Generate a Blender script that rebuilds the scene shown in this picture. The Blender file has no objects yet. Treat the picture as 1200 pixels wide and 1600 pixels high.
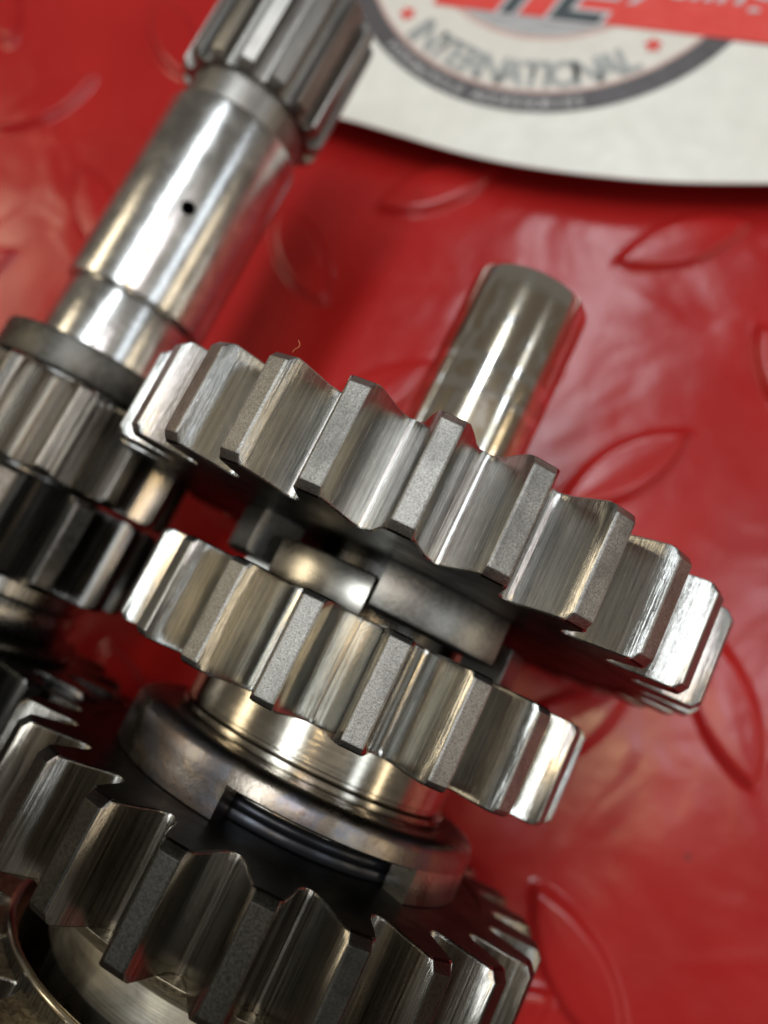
import bpy, bmesh, math, random
from mathutils import Vector, Matrix
random.seed(7)
SC = bpy.context.scene
COL = SC.collection
PI = math.pi
R_ = math.radians

# ------------------------------------------------------------------ camera
# units: 1 = tip radius of the big gear.  X across the shafts, Y along them, Z up from the mat.
cd = bpy.data.cameras.new('camera')
cam = bpy.data.objects.new('camera', cd); COL.objects.link(cam)
right = Vector((0.889062, 0.434865, -0.143045))
down = Vector((0.390885, -0.883763, -0.257241))
fwd = Vector((-0.238283, 0.172789, -0.955701))
M = Matrix((( right.x, -down.x, -fwd.x, 0.48988),
            ( right.y, -down.y, -fwd.y, -0.51932),
            ( right.z, -down.z, -fwd.z, 3.52855),
            (0, 0, 0, 1)))
cam.matrix_world = M
cd.sensor_fit = 'HORIZONTAL'; cd.sensor_width = 36; cd.lens = 36 * 1203 / 1200
cd.clip_start = 0.05; cd.clip_end = 200
cd.dof.use_dof = True; cd.dof.focus_distance = 1.70; cd.dof.aperture_fstop = 0.85
SC.camera = cam

# ------------------------------------------------------------------ light
SC.view_settings.view_transform = 'Standard'; SC.view_settings.look = 'None'
SC.view_settings.exposure = 0.0; SC.view_settings.gamma = 1.0
w = bpy.data.worlds.new('World'); SC.world = w; w.use_nodes = True
bg = w.node_tree.nodes['Background']
bg.inputs[0].default_value = (1.0, 0.90, 0.76, 1); bg.inputs[1].default_value = 0.13

def lamp(name, phi, dist, y, sx, sy, rad, col):
    """rectangular lamp seen from the gears at angle phi from the vertical, sx across and sy along the shafts"""
    ld = bpy.data.lights.new(name, 'AREA'); ld.shape = 'RECTANGLE'
    ld.size = sx; ld.size_y = sy; ld.color = col
    ld.energy = rad * sx * sy * PI          # rad = radiance
    o = bpy.data.objects.new(name, ld); COL.objects.link(o)
    p = Vector((math.sin(R_(phi)) * dist, y, math.cos(R_(phi)) * dist))
    o.location = p
    zax = Vector((p.x, 0, p.z)).normalized()
    yax = Vector((0, 1, 0)); xax = yax.cross(zax)
    o.matrix_world = Matrix(((xax.x, yax.x, zax.x, p.x), (xax.y, yax.y, zax.y, p.y), (xax.z, yax.z, zax.z, p.z), (0, 0, 0, 1)))
    return o
lamp('lit_ceiling', 20, 36, 7, 26, 26, 0.32, (1.0, 0.93, 0.82))
lamp('ceiling_tube_lamp', -7, 30, 8.5, 3.8, 31, 15.5, (0.86, 0.94, 1.0))
lamp('ceiling_tube_lamp', 48, 32, 8, 1.8, 36, 7.5, (0.80, 0.90, 1.0))
lamp('warm_wall_lamp', -52, 30, 1.5, 3.6, 15, 8.5, (1.0, 0.85, 0.60))
lamp('warm_wall_lamp', 68, 32, 3, 1.6, 26, 8.0, (1.0, 0.84, 0.60))
lamp('warm_ceiling_lamp', 9, 30, 0.5, 1.6, 1.6, 60.0, (1.0, 0.75, 0.42))
lamp('pale_ceiling_panel', 15, 30, 5.0, 2.6, 7.0, 12.0, (0.95, 0.92, 1.0))

# ------------------------------------------------------------------ materials
def mat(name):
    m = bpy.data.materials.new(name); m.use_nodes = True
    nt = m.node_tree; return m, nt, nt.nodes['Principled BSDF']
def N(nt, t, **kw):
    n = nt.nodes.new(t)
    for k, v in kw.items():
        if k in n.inputs.keys() if isinstance(k, str) else False: n.inputs[k].default_value = v
        else: setattr(n, k, v)
    return n
def pos(nt, sc, rot=(0, 0, 0)):
    g = nt.nodes.new('ShaderNodeNewGeometry'); mp = nt.nodes.new('ShaderNodeMapping')
    mp.inputs['Scale'].default_value = sc; mp.inputs['Rotation'].default_value = rot
    nt.links.new(g.outputs['Position'], mp.inputs['Vector']); return mp.outputs[0]
def noise(nt, vec, scale, detail=4, rough=0.6, dist=0.0):
    n = nt.nodes.new('ShaderNodeTexNoise'); n.inputs['Scale'].default_value = scale
    n.inputs['Detail'].default_value = detail; n.inputs['Roughness'].default_value = rough
    n.inputs['Distortion'].default_value = dist
    nt.links.new(vec, n.inputs['Vector']); return n.outputs['Fac']
def ramp(nt, fac, stops):
    r = nt.nodes.new('ShaderNodeValToRGB'); e = r.color_ramp.elements
    while len(e) < len(stops): e.new(0.5)
    for el, (p, c) in zip(e, stops):
        el.position = p; el.color = c if len(c) == 4 else (*c, 1)
    nt.links.new(fac, r.inputs[0]); return r.outputs[0]
def maprange(nt, fac, a, b, c, d):
    r = nt.nodes.new('ShaderNodeMapRange')
    for i, v in enumerate((a, b, c, d)): r.inputs[i + 1].default_value = v
    nt.links.new(fac, r.inputs[0]); return r.outputs[0]
def bump(nt, h, strength, dist, prev=None):
    b = nt.nodes.new('ShaderNodeBump'); b.inputs['Strength'].default_value = strength
    b.inputs['Distance'].default_value = dist
    nt.links.new(h, b.inputs['Height'])
    if prev: nt.links.new(prev, b.inputs['Normal'])
    return b.outputs[0]
def mixc(nt, fac, a, b, mode='MIX'):
    m = nt.nodes.new('ShaderNodeMix'); m.data_type = 'RGBA'; m.blend_type = mode
    for s, x in ((0, fac), (6, a), (7, b)):
        if isinstance(x, (int, float)): m.inputs[s].default_value = x
        elif isinstance(x, tuple): m.inputs[s].default_value = x if len(x) == 4 else (*x, 1)
        else: nt.links.new(x, m.inputs[s])
    return m.outputs[2]

def worn_edge(nt, rad=0.005):
    b = nt.nodes.new('ShaderNodeBevel'); b.samples = 4; b.inputs['Radius'].default_value = rad
    return b.outputs[0]
def ground_flank(name, lo, hi, r0, r1, scratch=1.0, metallic=1.0):
    """ground tooth flank: fine marks drawn out along the shaft"""
    m, nt, p = mat(name); p.inputs['Metallic'].default_value = metallic
    s1 = noise(nt, pos(nt, (130, 1.8, 130), (0, 0, 0.05)), 1.0, 5, 0.7, 0.3)
    s2 = noise(nt, pos(nt, (230, 7.0, 230), (0, 0, -0.07)), 1.0, 3, 0.6)
    s3 = noise(nt, pos(nt, (9, 6, 9)), 1.0, 4, 0.6)
    c = ramp(nt, s1, [(0.30, lo), (0.62, hi)])
    c = mixc(nt, ramp(nt, s3, [(0.45, (0, 0, 0)), (0.75, (0.35, 0.35, 0.35))]), c, tuple(x * 0.62 for x in lo))
    c = mixc(nt, ramp(nt, s2, [(0.30, (0.75, 0.75, 0.75)), (0.42, (0, 0, 0))]), c, tuple(x * 0.45 for x in lo))
    nt.links.new(c, p.inputs['Base Color'])
    nt.links.new(maprange(nt, s1, 0.3, 0.7, r0, r1), p.inputs['Roughness'])
    n = bump(nt, s1, 0.26 * scratch, 0.004, worn_edge(nt))
    n = bump(nt, s2, 0.25 * scratch, 0.0015, n)
    nt.links.new(n, p.inputs['Normal']); return m
def speckled(name, lo, hi, r0, r1, sc=120, st=0.5):
    """sand-like speckle of an unground face"""
    m, nt, p = mat(name); p.inputs['Metallic'].default_value = 1.0
    s1 = noise(nt, pos(nt, (1, 1, 1)), sc, 3, 0.7)
    s2 = noise(nt, pos(nt, (1, 0.6, 1)), 8, 5, 0.65)
    c = ramp(nt, s1, [(0.34, lo), (0.66, hi)])
    c = mixc(nt, ramp(nt, s2, [(0.48, (0, 0, 0)), (0.66, (0.6, 0.6, 0.6))]), c, tuple(x * 0.6 for x in lo))
    nt.links.new(c, p.inputs['Base Color'])
    nt.links.new(maprange(nt, s1, 0.3, 0.7, r0, r1), p.inputs['Roughness'])
    nt.links.new(bump(nt, s1, st, 0.004, worn_edge(nt)), p.inputs['Normal']); return m
def turned(name, col, r0, r1, rings=1.0, tint=None):
    """lathe-turned surface: fine rings round the shaft"""
    m, nt, p = mat(name); p.inputs['Metallic'].default_value = 1.0
    s1 = noise(nt, pos(nt, (1.2, 160, 1.2)), 1.0, 4, 0.6)
    s2 = noise(nt, pos(nt, (8, 8, 8)), 1.0, 4, 0.6, 0.6)
    a = tint or tuple(x * 0.72 for x in col)
    c = ramp(nt, s2, [(0.36, a), (0.62, col)])
    c = mixc(nt, ramp(nt, s1, [(0.4, (0.0, 0.0, 0.0)), (0.7, (0.35, 0.35, 0.35))]), c, tuple(x * 0.5 for x in col))
    nt.links.new(c, p.inputs['Base Color'])
    nt.links.new(maprange(nt, s2, 0.3, 0.7, r0, r1), p.inputs['Roughness'])
    n = bump(nt, s1, 0.35 * rings, 0.0015)
    n = bump(nt, s2, 0.03, 0.004, n)
    nt.links.new(n, p.inputs['Normal']); return m

M_FLANK = ground_flank('ground_steel_flank', (0.27, 0.262, 0.245), (0.48, 0.468, 0.44), 0.13, 0.28)
M_FLANK_B = ground_flank('worn_steel_flank', (0.27, 0.26, 0.235), (0.46, 0.445, 0.41), 0.10, 0.22, 0.55)
M_FLANK_C = ground_flank('shaded_steel_flank', (0.15, 0.138, 0.12), (0.34, 0.318, 0.28), 0.12, 0.26, 0.7)  # base colour darkened to paint in the shade over the foreground gear
def stain(m, c, rad):
    nt = m.node_tree; p = nt.nodes['Principled BSDF']
    g = nt.nodes.new('ShaderNodeNewGeometry'); d = nt.nodes.new('ShaderNodeVectorMath'); d.operation = 'DISTANCE'
    nt.links.new(g.outputs['Position'], d.inputs[0]); d.inputs[1].default_value = c
    ad = nt.nodes.new('ShaderNodeMath'); ad.operation = 'MULTIPLY_ADD'; ad.inputs[1].default_value = rad * 1.6
    nt.links.new(noise(nt, pos(nt, (1, 0.5, 1)), 50, 4, 0.7), ad.inputs[0]); nt.links.new(d.outputs['Value'], ad.inputs[2])
    f = ramp(nt, maprange(nt, ad.outputs[0], 0, rad * 3, 0, 1), [(0.42, (1, 1, 1)), (0.56, (0, 0, 0))])
    old = p.inputs['Base Color'].links[0].from_socket
    nt.links.new(mixc(nt, f, old, (0.035, 0.022, 0.022)), p.inputs['Base Color'])
stain(M_FLANK_B, (0.305, -0.512, 1.619), 0.035)
M_LAND = speckled('speckled_tooth_land', (0.17, 0.165, 0.152), (0.43, 0.42, 0.395), 0.32, 0.46, 230, 0.4)
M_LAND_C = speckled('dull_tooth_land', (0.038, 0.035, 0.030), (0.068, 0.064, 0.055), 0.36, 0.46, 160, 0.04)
M_FACE = turned('dark_gear_face', (0.016, 0.015, 0.013), 0.34, 0.5, 1.0)
M_DARK = ground_flank('dark_oiled_steel', (0.05, 0.048, 0.045), (0.20, 0.19, 0.175), 0.20, 0.34, 0.4)
M_DARKLAND = speckled('dark_oiled_land', (0.07, 0.066, 0.06), (0.16, 0.15, 0.14), 0.28, 0.4, 60, 0.15)
M_PINION = ground_flank('grey_pinion_steel', (0.17, 0.16, 0.142), (0.46, 0.43, 0.39), 0.20, 0.32, 0.35)
M_HUB = turned('turned_hub_steel', (0.58, 0.53, 0.44), 0.13, 0.22)
M_HUB2 = turned('bright_hub_steel', (0.85, 0.79, 0.66), 0.26, 0.36)
M_JOURNAL = turned('polished_journal', (0.72, 0.705, 0.68), 0.19, 0.27, 1.0)
M_WASHER = speckled('dark_washer_steel', (0.085, 0.08, 0.07), (0.15, 0.14, 0.125), 0.4, 0.55, 40, 0.2)
M_DOG = speckled('dog_side_steel', (0.26, 0.255, 0.24), (0.36, 0.35, 0.33), 0.34, 0.44, 70, 0.15)
M_DOGB = turned('bright_dog_steel', (0.55, 0.52, 0.46), 0.24, 0.34, 0.2)
M_ROUGH = speckled('rough_forged_steel', (0.20, 0.17, 0.12), (0.56, 0.48, 0.34), 0.35, 0.5, 75, 0.9)
M_SPLINE = ground_flank('dull_spline_steel', (0.18, 0.17, 0.155), (0.34, 0.32, 0.295), 0.36, 0.48, 0.3)
def m_black():
    m, nt, p = mat('blackened_spring_steel_and_hole_shade'); p.inputs['Metallic'].default_value = 0.7
    p.inputs['Base Color'].default_value = (0.035, 0.036, 0.042, 1); p.inputs['Roughness'].default_value = 0.28
    s = noise(nt, pos(nt, (1, 1, 1)), 60, 3); nt.links.new(bump(nt, s, 0.15, 0.003), p.inputs['Normal']); return m
M_BLACK = m_black()
def m_stub():
    m, nt, p = mat('varnish_stained_shaft_end'); p.inputs['Metallic'].default_value = 1.0
    # square-ish tan oil-varnish stains over polished steel
    ns = noise(nt, pos(nt, (26, 9.5, 26)), 1.0, 2, 0.5, 0.3)
    sx = nt.nodes.new('ShaderNodeSeparateXYZ'); nt.links.new(pos(nt, (1, 1, 1)), sx.inputs[0])
    ad = nt.nodes.new('ShaderNodeMath'); ad.operation = 'MULTIPLY_ADD'; ad.inputs[1].default_value = 0.05
    nt.links.new(noise(nt, pos(nt, (1, 1, 1)), 22, 3), ad.inputs[0]); nt.links.new(sx.outputs['Y'], ad.inputs[2])
    K = (0, 0, 0); W_ = (1, 1, 1)
    vb = ramp(nt, ad.outputs[0], [(0.40, W_), (0.415, K), (0.43, K), (0.445, W_), (0.50, W_), (0.515, K), (0.535, K), (0.55, W_), (0.80, W_), (0.84, K)])
    st = ramp(nt, ns, [(0.32, (0, 0, 0)), (0.50, (1, 1, 1))])
    st = mixc(nt, vb, (0, 0, 0), st)
    c = mixc(nt, st, (0.90, 0.88, 0.84), (0.62, 0.54, 0.42))
    nt.links.new(c, p.inputs['Base Color'])
    nt.links.new(maprange(nt, st, 0, 1, 0.09, 0.17), p.inputs['Roughness'])
    s2 = noise(nt, pos(nt, (1.2, 120, 1.2)), 1, 3)
    nt.links.new(bump(nt, s2, 0.12, 0.0015), p.inputs['Normal']); return m
M_STUB = m_stub()
def m_flange():
    m, nt, p = mat('heat_tinted_fork_flange'); p.inputs['Metallic'].default_value = 1.0
    s = noise(nt, pos(nt, (1, 1, 1)), 4.0, 4, 0.6, 0.8)
    c = ramp(nt, s, [(0.30, (0.25, 0.21, 0.165)), (0.50, (0.26, 0.22, 0.18)), (0.58, (0.19, 0.19, 0.215)), (0.66, (0.22, 0.18, 0.165))])
    pit = noise(nt, pos(nt, (1, 1, 1)), 55, 4, 0.7)
    c = mixc(nt, ramp(nt, pit, [(0.55, (0, 0, 0)), (0.68, (0.6, 0.6, 0.6))]), c, (0.14, 0.10, 0.08))
    nt.links.new(c, p.inputs['Base Color'])
    nt.links.new(maprange(nt, s, 0.3, 0.7, 0.22, 0.36), p.inputs['Roughness'])
    n = bump(nt, pit, 0.22, 0.004); n = bump(nt, noise(nt, pos(nt, (6, 6, 6)), 1, 3), 0.12, 0.02, n)
    nt.links.new(n, p.inputs['Normal']); return m
M_FLANGE = m_flange()
def m_red(name, wav, ro=0.165):
    m, nt, p = mat(name)
    a = noise(nt, pos(nt, (1, 1, 1)), 1.3, 3, 0.5, 0.5)
    c = ramp(nt, a, [(0.3, (0.34, 0.012, 0.012)), (0.7, (0.40, 0.017, 0.015))])
    sp = nt.nodes.new('ShaderNodeTexVoronoi'); sp.inputs['Scale'].default_value = 3.1
    nt.links.new(pos(nt, (1, 1, 1)), sp.inputs['Vector'])
    dot = ramp(nt, sp.outputs['Distance'], [(0.018, (1, 1, 1)), (0.045, (0, 0, 0))])
    c = mixc(nt, dot, c, (0.10, 0.02, 0.015))
    s3 = nt.nodes.new('ShaderNodeTexVoronoi'); s3.inputs['Scale'].default_value = 10.0
    nt.links.new(pos(nt, (1, 1, 1)), s3.inputs['Vector'])
    pick = ramp(nt, s3.outputs['Color'], [(0.72, (0, 0, 0)), (0.74, (1, 1, 1))])
    grit = mixc(nt, pick, (0, 0, 0), ramp(nt, s3.outputs['Distance'], [(0.035, (0.8, 0.8, 0.8)), (0.10, (0, 0, 0))]))
    c = mixc(nt, grit, c, (0.12, 0.03, 0.025))
    nt.links.new(c, p.inputs['Base Color'])
    rr = noise(nt, pos(nt, (1, 1, 1)), 3.0, 4)
    nt.links.new(maprange(nt, rr, 0.3, 0.7, ro, ro + 0.09), p.inputs['Roughness'])
    n = bump(nt, noise(nt, pos(nt, (1.0, 1.0, 1)), 1.7, 2, 0.5, 0.6), wav, 0.038)
    n = bump(nt, noise(nt, pos(nt, (1, 1, 1)), 13, 3, 0.55, 0.5), 0.13, 0.008, n)
    n = bump(nt, noise(nt, pos(nt, (1, 1, 1)), 70, 2), 0.08, 0.003, n)
    nt.links.new(n, p.inputs['Normal'])
    p.inputs['Specular IOR Level'].default_value = 0.31
    return m
M_RED = m_red('red_vinyl_mat', 0.55)
M_RED2 = m_red('red_vinyl_lug', 0.15, 0.13)
def flat(name, col, rough=0.35):
    m, nt, p = mat(name); s = noise(nt, pos(nt, (1, 1, 1)), 9, 3)
    nt.links.new(mixc(nt, maprange(nt, s, 0.3, 0.7, 0, 1), tuple(x * 0.93 for x in col), col), p.inputs['Base Color'])
    nt.links.new(bump(nt, noise(nt, pos(nt, (1, 1, 1)), 2.2, 3), 0.35, 0.05), p.inputs['Normal'])
    p.inputs['Roughness'].default_value = rough; return m
M_WHITE = flat('white_film_print', (0.80, 0.785, 0.72))
M_CREAM = flat('cream_ring_print', (0.74, 0.70, 0.63))
M_GREY = flat('grey_disc_print', (0.44, 0.43, 0.43))
M_CHAR = flat('charcoal_ring_print', (0.095, 0.085, 0.09))
M_PINK = flat('pale_red_line_print', (0.62, 0.40, 0.35))
M_BRED = flat('bright_red_print', (0.72, 0.065, 0.05))
M_LET = flat('grey_letter_print', (0.36, 0.37, 0.36))
M_LET2 = flat('small_pale_letter_print', (0.42, 0.41, 0.40))
M_LETD = flat('dark_letter_print', (0.06, 0.075, 0.08))
M_SILV = flat('silver_letter_print', (0.55, 0.52, 0.53))

# ------------------------------------------------------------------ helpers
def link_mesh(name, verts, faces, mats, midx=None, parent=None, sharp=28, smooth=True):
    me = bpy.data.meshes.new(name); me.from_pydata(verts, [], faces)
    bm = bmesh.new(); bm.from_mesh(me); bmesh.ops.recalc_face_normals(bm, faces=bm.faces)
    bm.to_mesh(me); bm.free()
    for mm in (mats if isinstance(mats, (list, tuple)) else [mats]): me.materials.append(mm)
    if midx: me.polygons.foreach_set('material_index', midx)
    if smooth:
        me.polygons.foreach_set('use_smooth', [True] * len(me.polygons))
        me.set_sharp_from_angle(angle=R_(sharp))
    o = bpy.data.objects.new(name, me); COL.objects.link(o)
    if parent: o.parent = parent
    return o
def thing(name, label, cat, loc=(0, 0, 0), group=None):
    o = bpy.data.objects.new(name, None); COL.objects.link(o); o.location = loc
    o.empty_display_size = 0.1
    o['label'] = label; o['category'] = cat
    if group: o['group'] = group
    return o
def lathe(name, prof, m, parent=None, seg=160, a0=None, a1=None, sharp=28):
    """prof = closed loop of (y, r) turned round the Y axis; optional arc a0..a1 (deg from +Z toward +X)"""
    full = a0 is None
    n = seg if full else max(4, int(seg * abs(a1 - a0) / 360))
    vs, fs = [], []
    K = len(prof); cnt = n if full else n + 1
    for i in range(cnt):
        a = 2 * PI * i / n if full else R_(a0 + (a1 - a0) * i / n)
        for (y, r) in prof: vs.append((math.sin(a) * r, y, math.cos(a) * r))
    for i in range(n):
        j = (i + 1) % cnt
        for k in range(K):
            l = (k + 1) % K
            fs.append((i * K + k, i * K + l, j * K + l, j * K + k))
    if not full:
        fs.append(tuple(range(K))); fs.append(tuple(n * K + k for k in range(K)))
    o = link_mesh(name, vs, fs, m, None, parent, sharp); return o
def ringprof(y0, y1, r0, r1, b=0.008):
    """rectangular section with eased outer corners"""
    return [(y0, r0), (y0, r1 - b), (y0 + b * 0.3, r1 - b * 0.3), (y0 + b, r1), (y1 - b, r1), (y1 - b * 0.3, r1 - b * 0.3), (y1, r1 - b), (y1, r0)]

def tooth_mesh(R, NT, y0, y1, ch, mats, wide=1.0, rnd=0.10, depth=2.48):
    """one tooth with its share of the rim: mats = [flank, land, end face]"""
    m = 2 * R / (NT + 2)
    def half(r_off, hw): return (R - r_off * m, hw * m)
    tip = 0.45 * wide
    pts = [half(0, tip - rnd), half(rnd * 0.35, tip - rnd * 0.25), half(rnd, tip)]
    pts += [half(0.35, tip + 0.13), half(0.65, tip + 0.22), half(1.0, 0.765), half(1.35, 0.85), half(1.65, 0.91), half(1.95, 0.97), half(2.2, 1.05), half(2.36, 1.15), half(depth - 0.03, 1.27), half(depth, 1.38)]
    rr = R - depth * m
    hp = PI / NT
    side = []
    for (r, hw) in pts: side.append((r, hw / r))
    side.append((rr, hp))
    outer = [(r, -a) for r, a in reversed(side)] + [(r, a) for r, a in side]
    kland = [len(side) - 1]        # segment between the two innermost points = land
    nO = len(outer)
    rin = rr - 0.035
    inner = [(rin, hp), (rin, 0), (rin, -hp)]
    def loop(y, cut, ease):
        vs = []
        for (r, a) in outer:
            q = r
            if r > R - cut: q = R - cut
            if ease and r > rr + 1e-6: q = max(rr, q - ease)
            aa = a * (1 - (ease / (m * 0.9) if r > rr + .3 * m else 0))
            vs.append((math.sin(aa) * q, y, math.cos(aa) * q))
        for (r, a) in inner: vs.append((math.sin(a) * r, y, math.cos(a) * r))
        return vs
    e = 0.004
    loops = [loop(y0, ch + e, e), loop(y0 + e, ch, 0), loop(y0 + ch * 1.1 + e, 0, 0),
             loop(y0 + (y1 - y0) * .5, 0, 0),
             loop(y1 - ch * 1.1 - e, 0, 0), loop(y1 - e, ch, 0), loop(y1, ch + e, e)]
    K = nO + 3; vs = [v for l in loops for v in l]; fs = []; mi = []
    for i in range(len(loops) - 1):
        for k in range(K):
            l = (k + 1) % K
            fs.append((i * K + k, i * K + l, (i + 1) * K + l, (i + 1) * K + k))
            land = len(side) - 1 <= k <= len(side) - 1
            near = len(side) - 2 <= k <= len(side)
            if k >= nO - 1: mi.append(2)
            elif i in (0, len(loops) - 2) : mi.append(2 if near else 0)
            elif near: mi.append(1)
            else: mi.append(0)
    fs.append(tuple(range(K))); mi.append(2)
    fs.append(tuple((len(loops) - 1) * K + k for k in range(K))); mi.append(2)
    return vs, fs, mi, rr

def gear(label, R, NT, y0, y1, phase, axis, mats, bore, ch=0.016, group=None, wide=1.0, rnd=0.10, name='spur_gear', face=None, nicks=None):
    """spur gear on a shaft: Empty > gear_body, teeth.  phase = deg from +Z toward +X of one tooth"""
    g = thing(name, label, 'gear', (axis[0], 0, axis[1]), group)
    vs, fs, mi, rr = tooth_mesh(R, NT, y0, y1, ch, mats, wide, rnd)
    t0 = link_mesh('tooth', vs, fs, mats, mi, g, 24)
    t0.rotation_euler = (0, R_(phase), 0)
    for k in range(1, NT):
        t = t0.copy(); COL.objects.link(t); t.parent = g
        t.rotation_euler = (0, R_(phase + 360 * k / NT), 0)
    e = 0.003
    lathe('gear_body', [(y0 + e, bore), (y0 + e, rr - 0.006), (y1 - e, rr - 0.006), (y1 - e, bore)], face or mats[2], g)
    return g

# ------------------------------------------------------------------ mat (the surface)
vs, fs = [], []
G = 24
for j in range(G + 1):
    for i in range(G + 1): vs.append((-12 + 24 * i / G, -8 + 24 * j / G, 0))
for j in range(G):
    for i in range(G): fs.append((j * (G + 1) + i, j * (G + 1) + i + 1, (j + 1) * (G + 1) + i + 1, (j + 1) * (G + 1) + i))
benchmat = link_mesh('floor_mat', vs, fs, M_RED)
benchmat['kind'] = 'structure'; benchmat['label'] = 'glossy red vinyl mat with raised tread lugs under the gears'

def lug_mesh(L=0.345, W=0.125, H=0.040):
    # pointed oval: steep edge, then a shallow crown
    n = 22; out = []
    Rc = (L * L + W * W) / (2 * W)
    for i in range(n + 1):
        x = -L + 2 * L * i / n
        out.append((x, math.sqrt(max(0, Rc * Rc - x * x)) - (Rc - W)))
    outline = [(x, y) for x, y in out] + [(x, -y) for x, y in reversed(out[1:-1])]
    levels = [(1.16, 0.0003), (1.08, 0.003), (1.0, 0.014), (0.92, 0.029), (0.82, 0.037), (0.65, H * 0.92), (0.35, H * 0.98), (0.0, H)]
    vs, fs = [], []; K = len(outline)
    for s, z in levels[:-1]:
        for x, y in outline:
            off = 1 - (1 - s)
            vs.append((x * (1 - (1 - s) * 0.6), y * s if s < 1 else y + (s - 1) * W * (1 if y > 0 else -1 if y < 0 else 0), z))
    vs.append((0, 0, H)); c = len(vs) - 1
    for l in range(len(levels) - 2):
        for k in range(K):
            fs.append((l * K + k, l * K + (k + 1) % K, (l + 1) * K + (k + 1) % K, (l + 1) * K + k))
    b = (len(levels) - 2) * K
    for k in range(K): fs.append((b + k, b + (k + 1) % K, c))
    return vs, fs
lv, lf = lug_mesh()
lug0 = None
# X here is already mirrored: table pixel measurements used -w, lattice below is in world X,Y
A0 = Vector((0.557, 0.76)); I0 = Vector((-1.262, -0.13)); J0 = Vector((-0.17, 1.21))
spots = []
for i in range(-5, 6):
    for j in range(-3, 7):
        p = A0 + I0 * i + J0 * j; spots.append((p.x, p.y, 52 + 0))
        q = p + I0 * 0.5 + J0 * 0.5; spots.append((q.x, q.y, -43))
fix = [((0.377, 1.97), 41), ((-0.908, 1.843), 42), ((0.557, 0.76), 54.5), ((1.66, -0.72), 64), ((1.31, -0.05), -52), ((1.16, -1.27), -38), ((-1.43, 1.22), -41)]
for x, y, a in spots:
    if abs(x) > 9 or y < -4 or y > 9: continue
    for (fx, fy), fa in fix:
        if math.hypot(fx - x, fy - y) < 0.5 and abs(fa - a) < 40: x, y, a = fx, fy, fa
    if lug0 is None:
        o = lug0 = link_mesh('tread_lug', lv, lf, M_RED2, None, benchmat, 40)
    else:
        o = lug0.copy(); COL.objects.link(o); o.parent = benchmat
    o.location = (x, y, 0.0005); o.rotation_euler = (0, 0, R_(a))

# ------------------------------------------------------------------ shafts and gears
AX = (0.0, 1.0)                       # right shaft axis (x, z)
LX = (-1.363, 1.043)                  # left shaft axis

# right shaft
rs = thing('gear_shaft', 'shorter steel shaft whose plain varnish-stained end sticks out above the widest gear', 'shaft', (AX[0], 0, AX[1]))
lathe('shaft_end', [(0.0, 0.0), (0.0, 0.217), (0.845, 0.217), (0.857, 0.213), (0.866, 0.200), (0.868, 0.190), (0.868, 0.0)], M_STUB, rs, 160, sharp=35)
lathe('shaft_core', [(-3.2, 0.0), (-3.2, 0.29), (-0.02, 0.29), (-0.02, 0.0)], M_DARK, rs, 96)

gA = gear('widest bright gear with speckled tooth tips, in sharp focus below the plain shaft end', 1.0, 28, -0.270, 0.020, 7.7 + 14, AX,
          [M_FLANK, M_LAND, M_FACE], 0.30, ch=0.017)
for k in (0, 2, 3):
    lathe('dog', ringprof(-0.405, -0.262, 0.40, 0.55, 0.012), M_DOG, gA, 160, 28 - 21 + 90 * k, 28 + 21 + 90 * k)

gB = gear('middle bright gear between the widest gear and the grooved collar', 0.745, 20, -0.735, -0.440, 2.6 + 14, AX,
          [M_FLANK_B, M_LAND, M_FACE], 0.30, ch=0.012)
for k in range(4):
    lathe('dog', ringprof(-0.445, -0.318, 0.34, 0.495 if k != 1 else 0.487, 0.010), M_DOGB if k != 1 else M_DOG, gB, 160, -14 - (19 if k != 1 else 9) + 90 * k, -14 + 19 + 90 * k)
lathe('fork_groove_hub', [(-0.95, 0.30), (-0.95, 0.42), (-0.893, 0.42), (-0.890, 0.445), (-0.884, 0.452), (-0.868, 0.452), (-0.862, 0.446), (-0.858, 0.436), (-0.850, 0.436), (-0.846, 0.440), (-0.735, 0.440), (-0.735, 0.30)], M_HUB, gB, 200)
fl = [(-0.962, 0.30), (-0.966, 0.565), (-0.960, 0.577), (-0.925, 0.577), (-0.908, 0.570), (-0.896, 0.555), (-0.890, 0.535), (-0.892, 0.480), (-0.900, 0.43), (-0.900, 0.30)]
lathe('fork_flange', fl, M_FLANGE, gB, 200, sharp=50)
for k in range(3):
    lathe('dog', [(-1.056, 0.49), (-1.056, 0.571), (-1.050, 0.577), (-0.9595, 0.5771), (-0.9595, 0.49)], M_DOGB if k == 0 else M_FLANGE, gB, 200, 14 + 38 + 120 * k, 14 + 101 + 120 * k)

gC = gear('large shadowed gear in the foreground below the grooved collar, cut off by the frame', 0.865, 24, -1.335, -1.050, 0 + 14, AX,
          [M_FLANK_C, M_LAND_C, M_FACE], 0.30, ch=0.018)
lathe('forged_web', [(-1.48, 0.30), (-1.48, 0.505), (-1.465, 0.53), (-1.40, 0.66), (-1.345, 0.745), (-1.333, 0.75), (-1.333, 0.30)], M_ROUGH, gC, 160, sharp=60)
lathe('hub', [(-1.605, 0.30), (-1.605, 0.485), (-1.60, 0.493), (-1.595, 0.498), (-1.482, 0.50), (-1.474, 0.507), (-1.466, 0.507), (-1.46, 0.50), (-1.46, 0.30)], M_HUB2, gC, 160)
lathe('lower_hub', [(-1.80, 0.30), (-1.80, 0.455), (-1.602, 0.455), (-1.602, 0.30)], M_HUB2, gC, 160)
ck = thing('snap_ring', 'blackened snap ring and collar seen through the notch of the collar', 'ring', (AX[0], 0, AX[1]))
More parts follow.
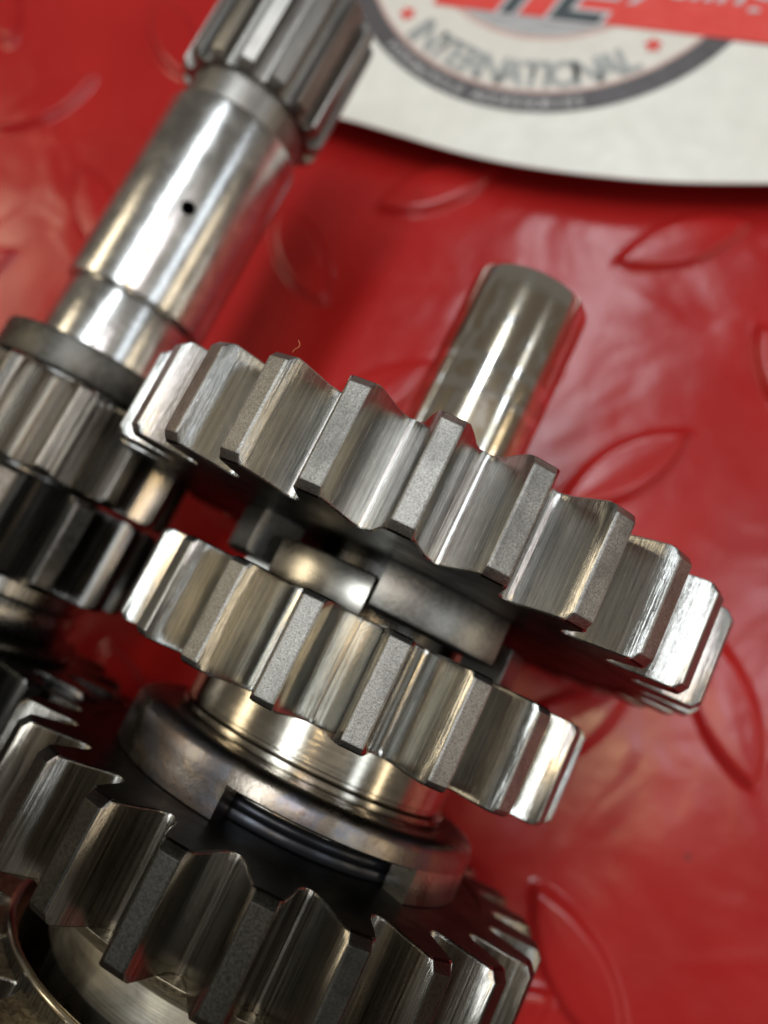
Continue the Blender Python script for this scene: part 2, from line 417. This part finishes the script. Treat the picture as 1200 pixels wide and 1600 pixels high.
def torusprof(yc, rc, r, n=12): return [(yc + math.cos(2 * PI * i / n) * r, rc + math.sin(2 * PI * i / n) * r) for i in range(n)]
lathe('spring_ring', torusprof(-1.012, 0.445, 0.015), M_BLACK, ck, 120, 14 - 100, 14 + 150, sharp=80)
lathe('seat_washer', ringprof(-1.052, -1.024, 0.29, 0.475, 0.006), M_BLACK, ck)
lathe('collar', ringprof(-1.024, -0.97, 0.28, 0.435, 0.006), M_HUB, ck)

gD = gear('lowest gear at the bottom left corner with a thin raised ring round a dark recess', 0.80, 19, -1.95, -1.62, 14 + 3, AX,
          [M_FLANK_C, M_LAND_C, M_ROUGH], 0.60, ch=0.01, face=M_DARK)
lathe('rim_ring', torusprof(-1.585, 0.612, 0.010, 10), M_HUB, gD, 200, sharp=80)
lathe('recess_wall', [(-1.95, 0.595), (-1.95, 0.62), (-1.59, 0.617), (-1.585, 0.608), (-1.59, 0.600)], M_DARK, gD, 200)
lathe('recess_floor', ringprof(-1.95, -1.80, 0.30, 0.60, 0.002), M_DARK, gD, 120)

# left shaft
ls = thing('gear_shaft', 'longer steel shaft with an oil hole and coarse splines at the top of the frame', 'shaft', (LX[0], 0, LX[1]))
jr = lathe('journal', [(0.245, 0.12), (0.245, 0.262), (0.252, 0.270), (0.262, 0.272), (1.045, 0.272), (1.060, 0.268), (1.070, 0.255), (1.072, 0.245), (1.072, 0.12)], M_JOURNAL, ls, 240, sharp=35)
# drilled oil hole
ha = R_(18.5 + 14)
cv, cf = [], []
for k, d in enumerate((0.06, 0.32)):
    for i in range(32):
        t = 2 * PI * i / 32
        lx, ly = math.cos(t) * 0.027, math.sin(t) * 0.027
        cv.append((math.sin(ha) * d + math.cos(ha) * lx, 0.615 + ly, math.cos(ha) * d - math.sin(ha) * lx))
cf = [tuple(range(32)), tuple(range(63, 31, -1))] + [(i, (i + 1) % 32, 32 + (i + 1) % 32, 32 + i) for i in range(32)]
cut = link_mesh('cutter', cv, cf, M_BLACK, None, ls, smooth=False)
bo = jr.modifiers.new('hole', 'BOOLEAN'); bo.operation = 'DIFFERENCE'; bo.object = cut; bo.solver = 'EXACT'
dg = bpy.context.evaluated_depsgraph_get(); dg.update()
nm = bpy.data.meshes.new_from_object(jr.evaluated_get(dg))
jr.modifiers.clear(); jr.data = nm; bpy.data.objects.remove(cut)
nm.materials.append(M_BLACK)
hd = Vector((math.sin(ha), 0, math.cos(ha)))
for p in nm.polygons:
    c = p.center; q = Vector((c.x, c.y - 0.615, c.z)); ax = q.dot(hd)
    if 0 < ax < 0.2705 and (q - hd * ax).length < 0.028: p.material_index = len(nm.materials) - 1  # hole walls coloured black to stand in for the shade inside the bore
nm.set_sharp_from_angle(angle=R_(35))
lathe('lower_journal', [(-0.02, 0.0), (-0.02, 0.252), (0.225, 0.252), (0.232, 0.249), (0.236, 0.240), (0.246, 0.238), (0.246, 0.0)], M_JOURNAL, ls, 200, sharp=35)
lathe('neck', [(1.07, 0.0), (1.07, 0.240), (1.09, 0.243), (1.25, 0.243), (1.25, 0.0)], M_SPLINE, ls, 160)
lathe('shaft_end', [(1.6, 0.0), (1.6, 0.2), (1.80, 0.2), (1.81, 0.19), (1.81, 0.0)], M_DARK, ls, 96)
# splined end
NS = 15
prof = []
for k in range(NS):
    c = 2 * PI * k / NS + R_(3 + 14)
    for da, r in ((-0.172, 0.262), (-0.115, 0.266), (-0.098, 0.300), (-0.088, 0.308), (0.088, 0.308), (0.098, 0.300), (0.115, 0.266), (0.172, 0.262)):
        prof.append((c + da, r))
vs, fs = [], []; K = len(prof)
ys = [(1.195, 0.028), (1.215, 0.004), (1.225, 0), (1.715, 0), (1.735, 0.018), (1.74, 0.035)]
for y, dr in ys:
    for a, r in prof:
        q = min(r, 0.308 - dr) if dr else r
        vs.append((math.sin(a) * q, y, math.cos(a) * q))
for l in range(len(ys) - 1):
    for k in range(K): fs.append((l * K + k, l * K + (k + 1) % K, (l + 1) * K + (k + 1) % K, (l + 1) * K + k))
fs.append(tuple(range(K))); fs.append(tuple((len(ys) - 1) * K + k for k in range(K)))
link_mesh('spline', vs, fs, M_SPLINE, None, ls, 30)
lathe('shaft_core', [(-3.2, 0.0), (-3.2, 0.24), (-0.01, 0.24), (-0.01, 0.0)], M_DARK, ls, 96)
lathe('shoulder', [(-0.98, 0.2), (-0.98, 0.33), (-0.95, 0.365), (-0.91, 0.372), (-0.87, 0.36), (-0.855, 0.372), (-0.805, 0.372), (-0.802, 0.2)], M_PINION, ls, 120)

wsh = thing('thrust_washer', 'dull dark washer ring between the polished journal and the grey pinion', 'washer', (LX[0], 0, LX[1]))
lathe('ring', ringprof(-0.130, -0.006, 0.235, 0.348, 0.012), M_WASHER, wsh, 160)
g1 = gear('grey pinion beside the left edge, just under the dark washer', 0.495, 13, -0.462, -0.150, 77.8 + 14, LX,
          [M_PINION, M_PINION, M_FACE], 0.235, ch=0.012, wide=0.9, rnd=0.14)
lathe('collar', ringprof(-0.152, -0.129, 0.235, 0.33, 0.006), M_DARK, g1)
g2 = gear('dark oily gear at the left edge, between the grey pinion and the smooth shoulder', 0.49, 12, -0.800, -0.478, 43 + 14, LX,
          [M_DARK, M_DARKLAND, M_DARK], 0.235, ch=0.014, wide=1.15, rnd=0.16)
g3 = gear('dark gear meshing with the foreground gear at the left edge', 0.633, 17, -1.36, -1.03, 71.2 + 14, LX,
          [M_DARK, M_DARKLAND, M_DARK], 0.235, ch=0.014)
lathe('hub', ringprof(-1.031, -0.985, 0.235, 0.42, 0.02), M_DARK, g3)

# ------------------------------------------------------------------ printed film packet at the top
HZ = 0.20
pk = thing('printed_label', 'white printed label with a round INTERNATIONAL emblem under a red band', 'label', (0, 0, 0))
def edge_y(x):        # wavy front edge
    pts = [(-2.1, 1.86), (-1.55, 1.93), (-0.66, 1.955), (0.08, 2.09), (0.64, 2.27), (1.6, 2.62), (3.2, 3.25)]
    n = len(pts)
    sl = [(pts[min(i + 1, n - 1)][1] - pts[max(i - 1, 0)][1]) / (pts[min(i + 1, n - 1)][0] - pts[max(i - 1, 0)][0]) for i in range(n)]
    for i in range(n - 1):
        (x0, y0), (x1, y1) = pts[i], pts[i + 1]
        if x <= x1 or i == n - 2:
            h = x1 - x0; t = (x - x0) / h
            return (y0 * (2*t**3 - 3*t*t + 1) + sl[i] * h * (t**3 - 2*t*t + t) + y1 * (3*t*t - 2*t**3) + sl[i + 1] * h * (t**3 - t*t))
def sheet_z(x, y):
    d = max(0.0, y - 3.9); z = HZ - 0.20 * min(1, d / 2.2) ** 2 * 0.97
    return max(0.004, z)
NX, NY = 60, 40; vs, fs = [], []
for side in (0, 1):
    for j in range(NY + 1):
        for i in range(NX + 1):
            x = -1.92 + 4.9 * i / NX; ye = edge_y(x)
            y = ye + (6.6 - ye) * (j / NY)
            vs.append((x, y, sheet_z(x, y) - 0.010 * side))
S = (NX + 1) * (NY + 1)
for j in range(NY):
    for i in range(NX):
        a = j * (NX + 1) + i
        fs.append((a, a + 1, a + NX + 2, a + NX + 1)); fs.append((S + a, S + a + NX + 1, S + a + NX + 2, S + a + 1))
for i in range(NX):
    fs.append((i, S + i, S + i + 1, i + 1)); a = NY * (NX + 1) + i; fs.append((a, a + 1, S + a + 1, S + a))
for j in range(NY):
    a = j * (NX + 1); fs.append((a, a + NX + 1, S + a + NX + 1, S + a)); a += NX; fs.append((a, S + a, S + a + NX + 1, a + NX + 1))
link_mesh('sheet', vs, fs, M_WHITE, None, pk, 40)
CX, CY = -0.883, 3.395
def disc(name, r0, r1, z, m, n=160, clip=None):
    vs, fs = [], []
    for i in range(n):
        a = 2 * PI * i / n
        for r in ((r0, r1) if r0 > 0 else (r1,)): vs.append((CX + math.cos(a) * r, CY + math.sin(a) * r, z))
    if r0 > 0:
        for i in range(n): j = (i + 1) % n; fs.append((2 * i, 2 * i + 1, 2 * j + 1, 2 * j))
    else: fs.append(tuple(range(n)))
    # follow the sheet where it bends down
    vs = [(x, y, sheet_z(x, y) + (zz - HZ)) for x, y, zz in vs]
    return link_mesh(name, vs, fs, m, None, pk, smooth=False)
disc('outer_ring', 1.03, 1.159, HZ + 0.004, M_CHAR)
disc('cream_ring', 0.665, 1.045, HZ + 0.0055, M_CREAM)
disc('red_line', 1.028, 1.044, HZ + 0.007, M_PINK)
disc('red_line', 0.690, 0.712, HZ + 0.007, M_PINK)
disc('centre_disc', 0.0, 0.685, HZ + 0.007, M_GREY)
# red band across the emblem
s = math.tan(R_(8.8)); bx = [-1.9, 2.9]
b0 = lambda x: 2.758 + (x + 1.298) * s
vs, fs = [], []
for i in range(31):
    x = -1.345 + 4.2 * i / 30
    for y in (b0(x), b0(x) + 0.75): vs.append((x, y, max(0.0, sheet_z(x, y)) + 0.010))
for i in range(30): fs.append((2 * i, 2 * i + 2, 2 * i + 3, 2 * i + 1))
link_mesh('red_band', vs, fs, M_BRED, None, pk, smooth=False)

def glyph(ch, size, m, name, x, y, z, rot, shear=0.0, off=0.0, align='CENTER', sx=1.0):
    cu = bpy.data.curves.new('glyph', 'FONT'); cu.body = ch; cu.size = size; cu.align_x = align; cu.align_y = 'BOTTOM_BASELINE'
    cu.shear = shear; cu.offset = off; cu.extrude = 0.0; cu.resolution_u = 3
    to = bpy.data.objects.new('glyph', cu); COL.objects.link(to)
    dg = bpy.context.evaluated_depsgraph_get()
    me = bpy.data.meshes.new_from_object(to.evaluated_get(dg))
    bpy.data.objects.remove(to); me.materials.clear(); me.materials.append(m)
    o = bpy.data.objects.new(name, me); COL.objects.link(o); o.parent = pk
    o.location = (x, y, z); o.rotation_euler = (0, 0, rot); o.scale = (sx, 1, 1); return o
word = 'INTERNATIONAL'
wd = {'I': 0.55, 'N': 1.12, 'T': 1.0, 'E': 0.95, 'R': 1.05, 'A': 1.05, 'O': 1.15, 'L': 0.9}
tot = sum(wd[c] for c in word); a = -31.5; span = 78.0
for c in word:
    am = R_(a + span * wd[c] / tot / 2); a += span * wd[c] / tot
    glyph(c, 0.225, M_LET, 'letter', CX + math.sin(am) * 1.008, CY - math.cos(am) * 1.008, HZ + 0.0095, am, 0, 0.007, sx=0.88)
word = 'MOTORCYCLE ACCESSORIES'
for i, c in enumerate(word):
    if c == ' ': continue
    am = R_(-31 + 60 * (i + .5) / len(word))
    glyph(c, 0.085, M_LET2, 'letter', CX + math.sin(am) * 1.138, CY - math.cos(am) * 1.138, HZ + 0.0075, am, 0, 0.002)
# small red leaf-like stars either side of the word
for am, sr in ((R_(-37.5), 0.935), (R_(53), 0.915)):
    vs = [(0, 0, 0)]; n = 10
    for i in range(n):
        r = 0.052 if i % 2 == 0 else 0.028
        t = 2 * PI * i / n + am; vs.append((math.sin(t) * r, math.cos(t) * r, 0))
    fs = [(0, 1 + i, 1 + (i + 1) % n) for i in range(n)]
    st = link_mesh('star', vs, fs, M_BRED, None, pk, smooth=False)
    st.location = (CX + math.sin(am) * sr, CY - math.cos(am) * sr, HZ + 0.0095)
ra = R_(8.8)
glyph('TE', 0.62, M_SILV, 'large_letters', -0.79, 2.835, HZ + 0.0125, ra, 0.35, 0.030)
glyph('TE', 0.62, M_LETD, 'large_letters', -0.79, 2.835, HZ + 0.0145, ra, 0.35, 0.006)
glyph('ycling', 0.30, M_SILV, 'script_letters', -0.36, 3.125, HZ + 0.0125, ra, 0.35, 0.005, 'LEFT')

fb = bpy.data.curves.new('fibre', 'CURVE'); fb.dimensions = '3D'; fb.bevel_depth = 0.0011; fb.bevel_resolution = 1
sp = fb.splines.new('NURBS'); P = [(-0.262, 0.019, 1.962), (-0.259, 0.026, 1.968), (-0.250, 0.031, 1.972), (-0.248, 0.040, 1.974), (-0.256, 0.046, 1.978)]
sp.points.add(4); sp.use_endpoint_u = True; sp.order_u = 3
for q, p in zip(sp.points, P): q.co = (*p, 1)
fc = bpy.data.objects.new('fibre', fb); COL.objects.link(fc)
dg = bpy.context.evaluated_depsgraph_get()
fm = bpy.data.meshes.new_from_object(fc.evaluated_get(dg)); bpy.data.objects.remove(fc)
mf = flat('orange_fibre', (0.55, 0.16, 0.06), 0.6); fm.materials.clear(); fm.materials.append(mf)
fo = bpy.data.objects.new('fibre', fm); COL.objects.link(fo)
fo['label'] = 'tiny curled orange fibre stuck on a tooth corner of the widest gear'; fo['category'] = 'fibre'
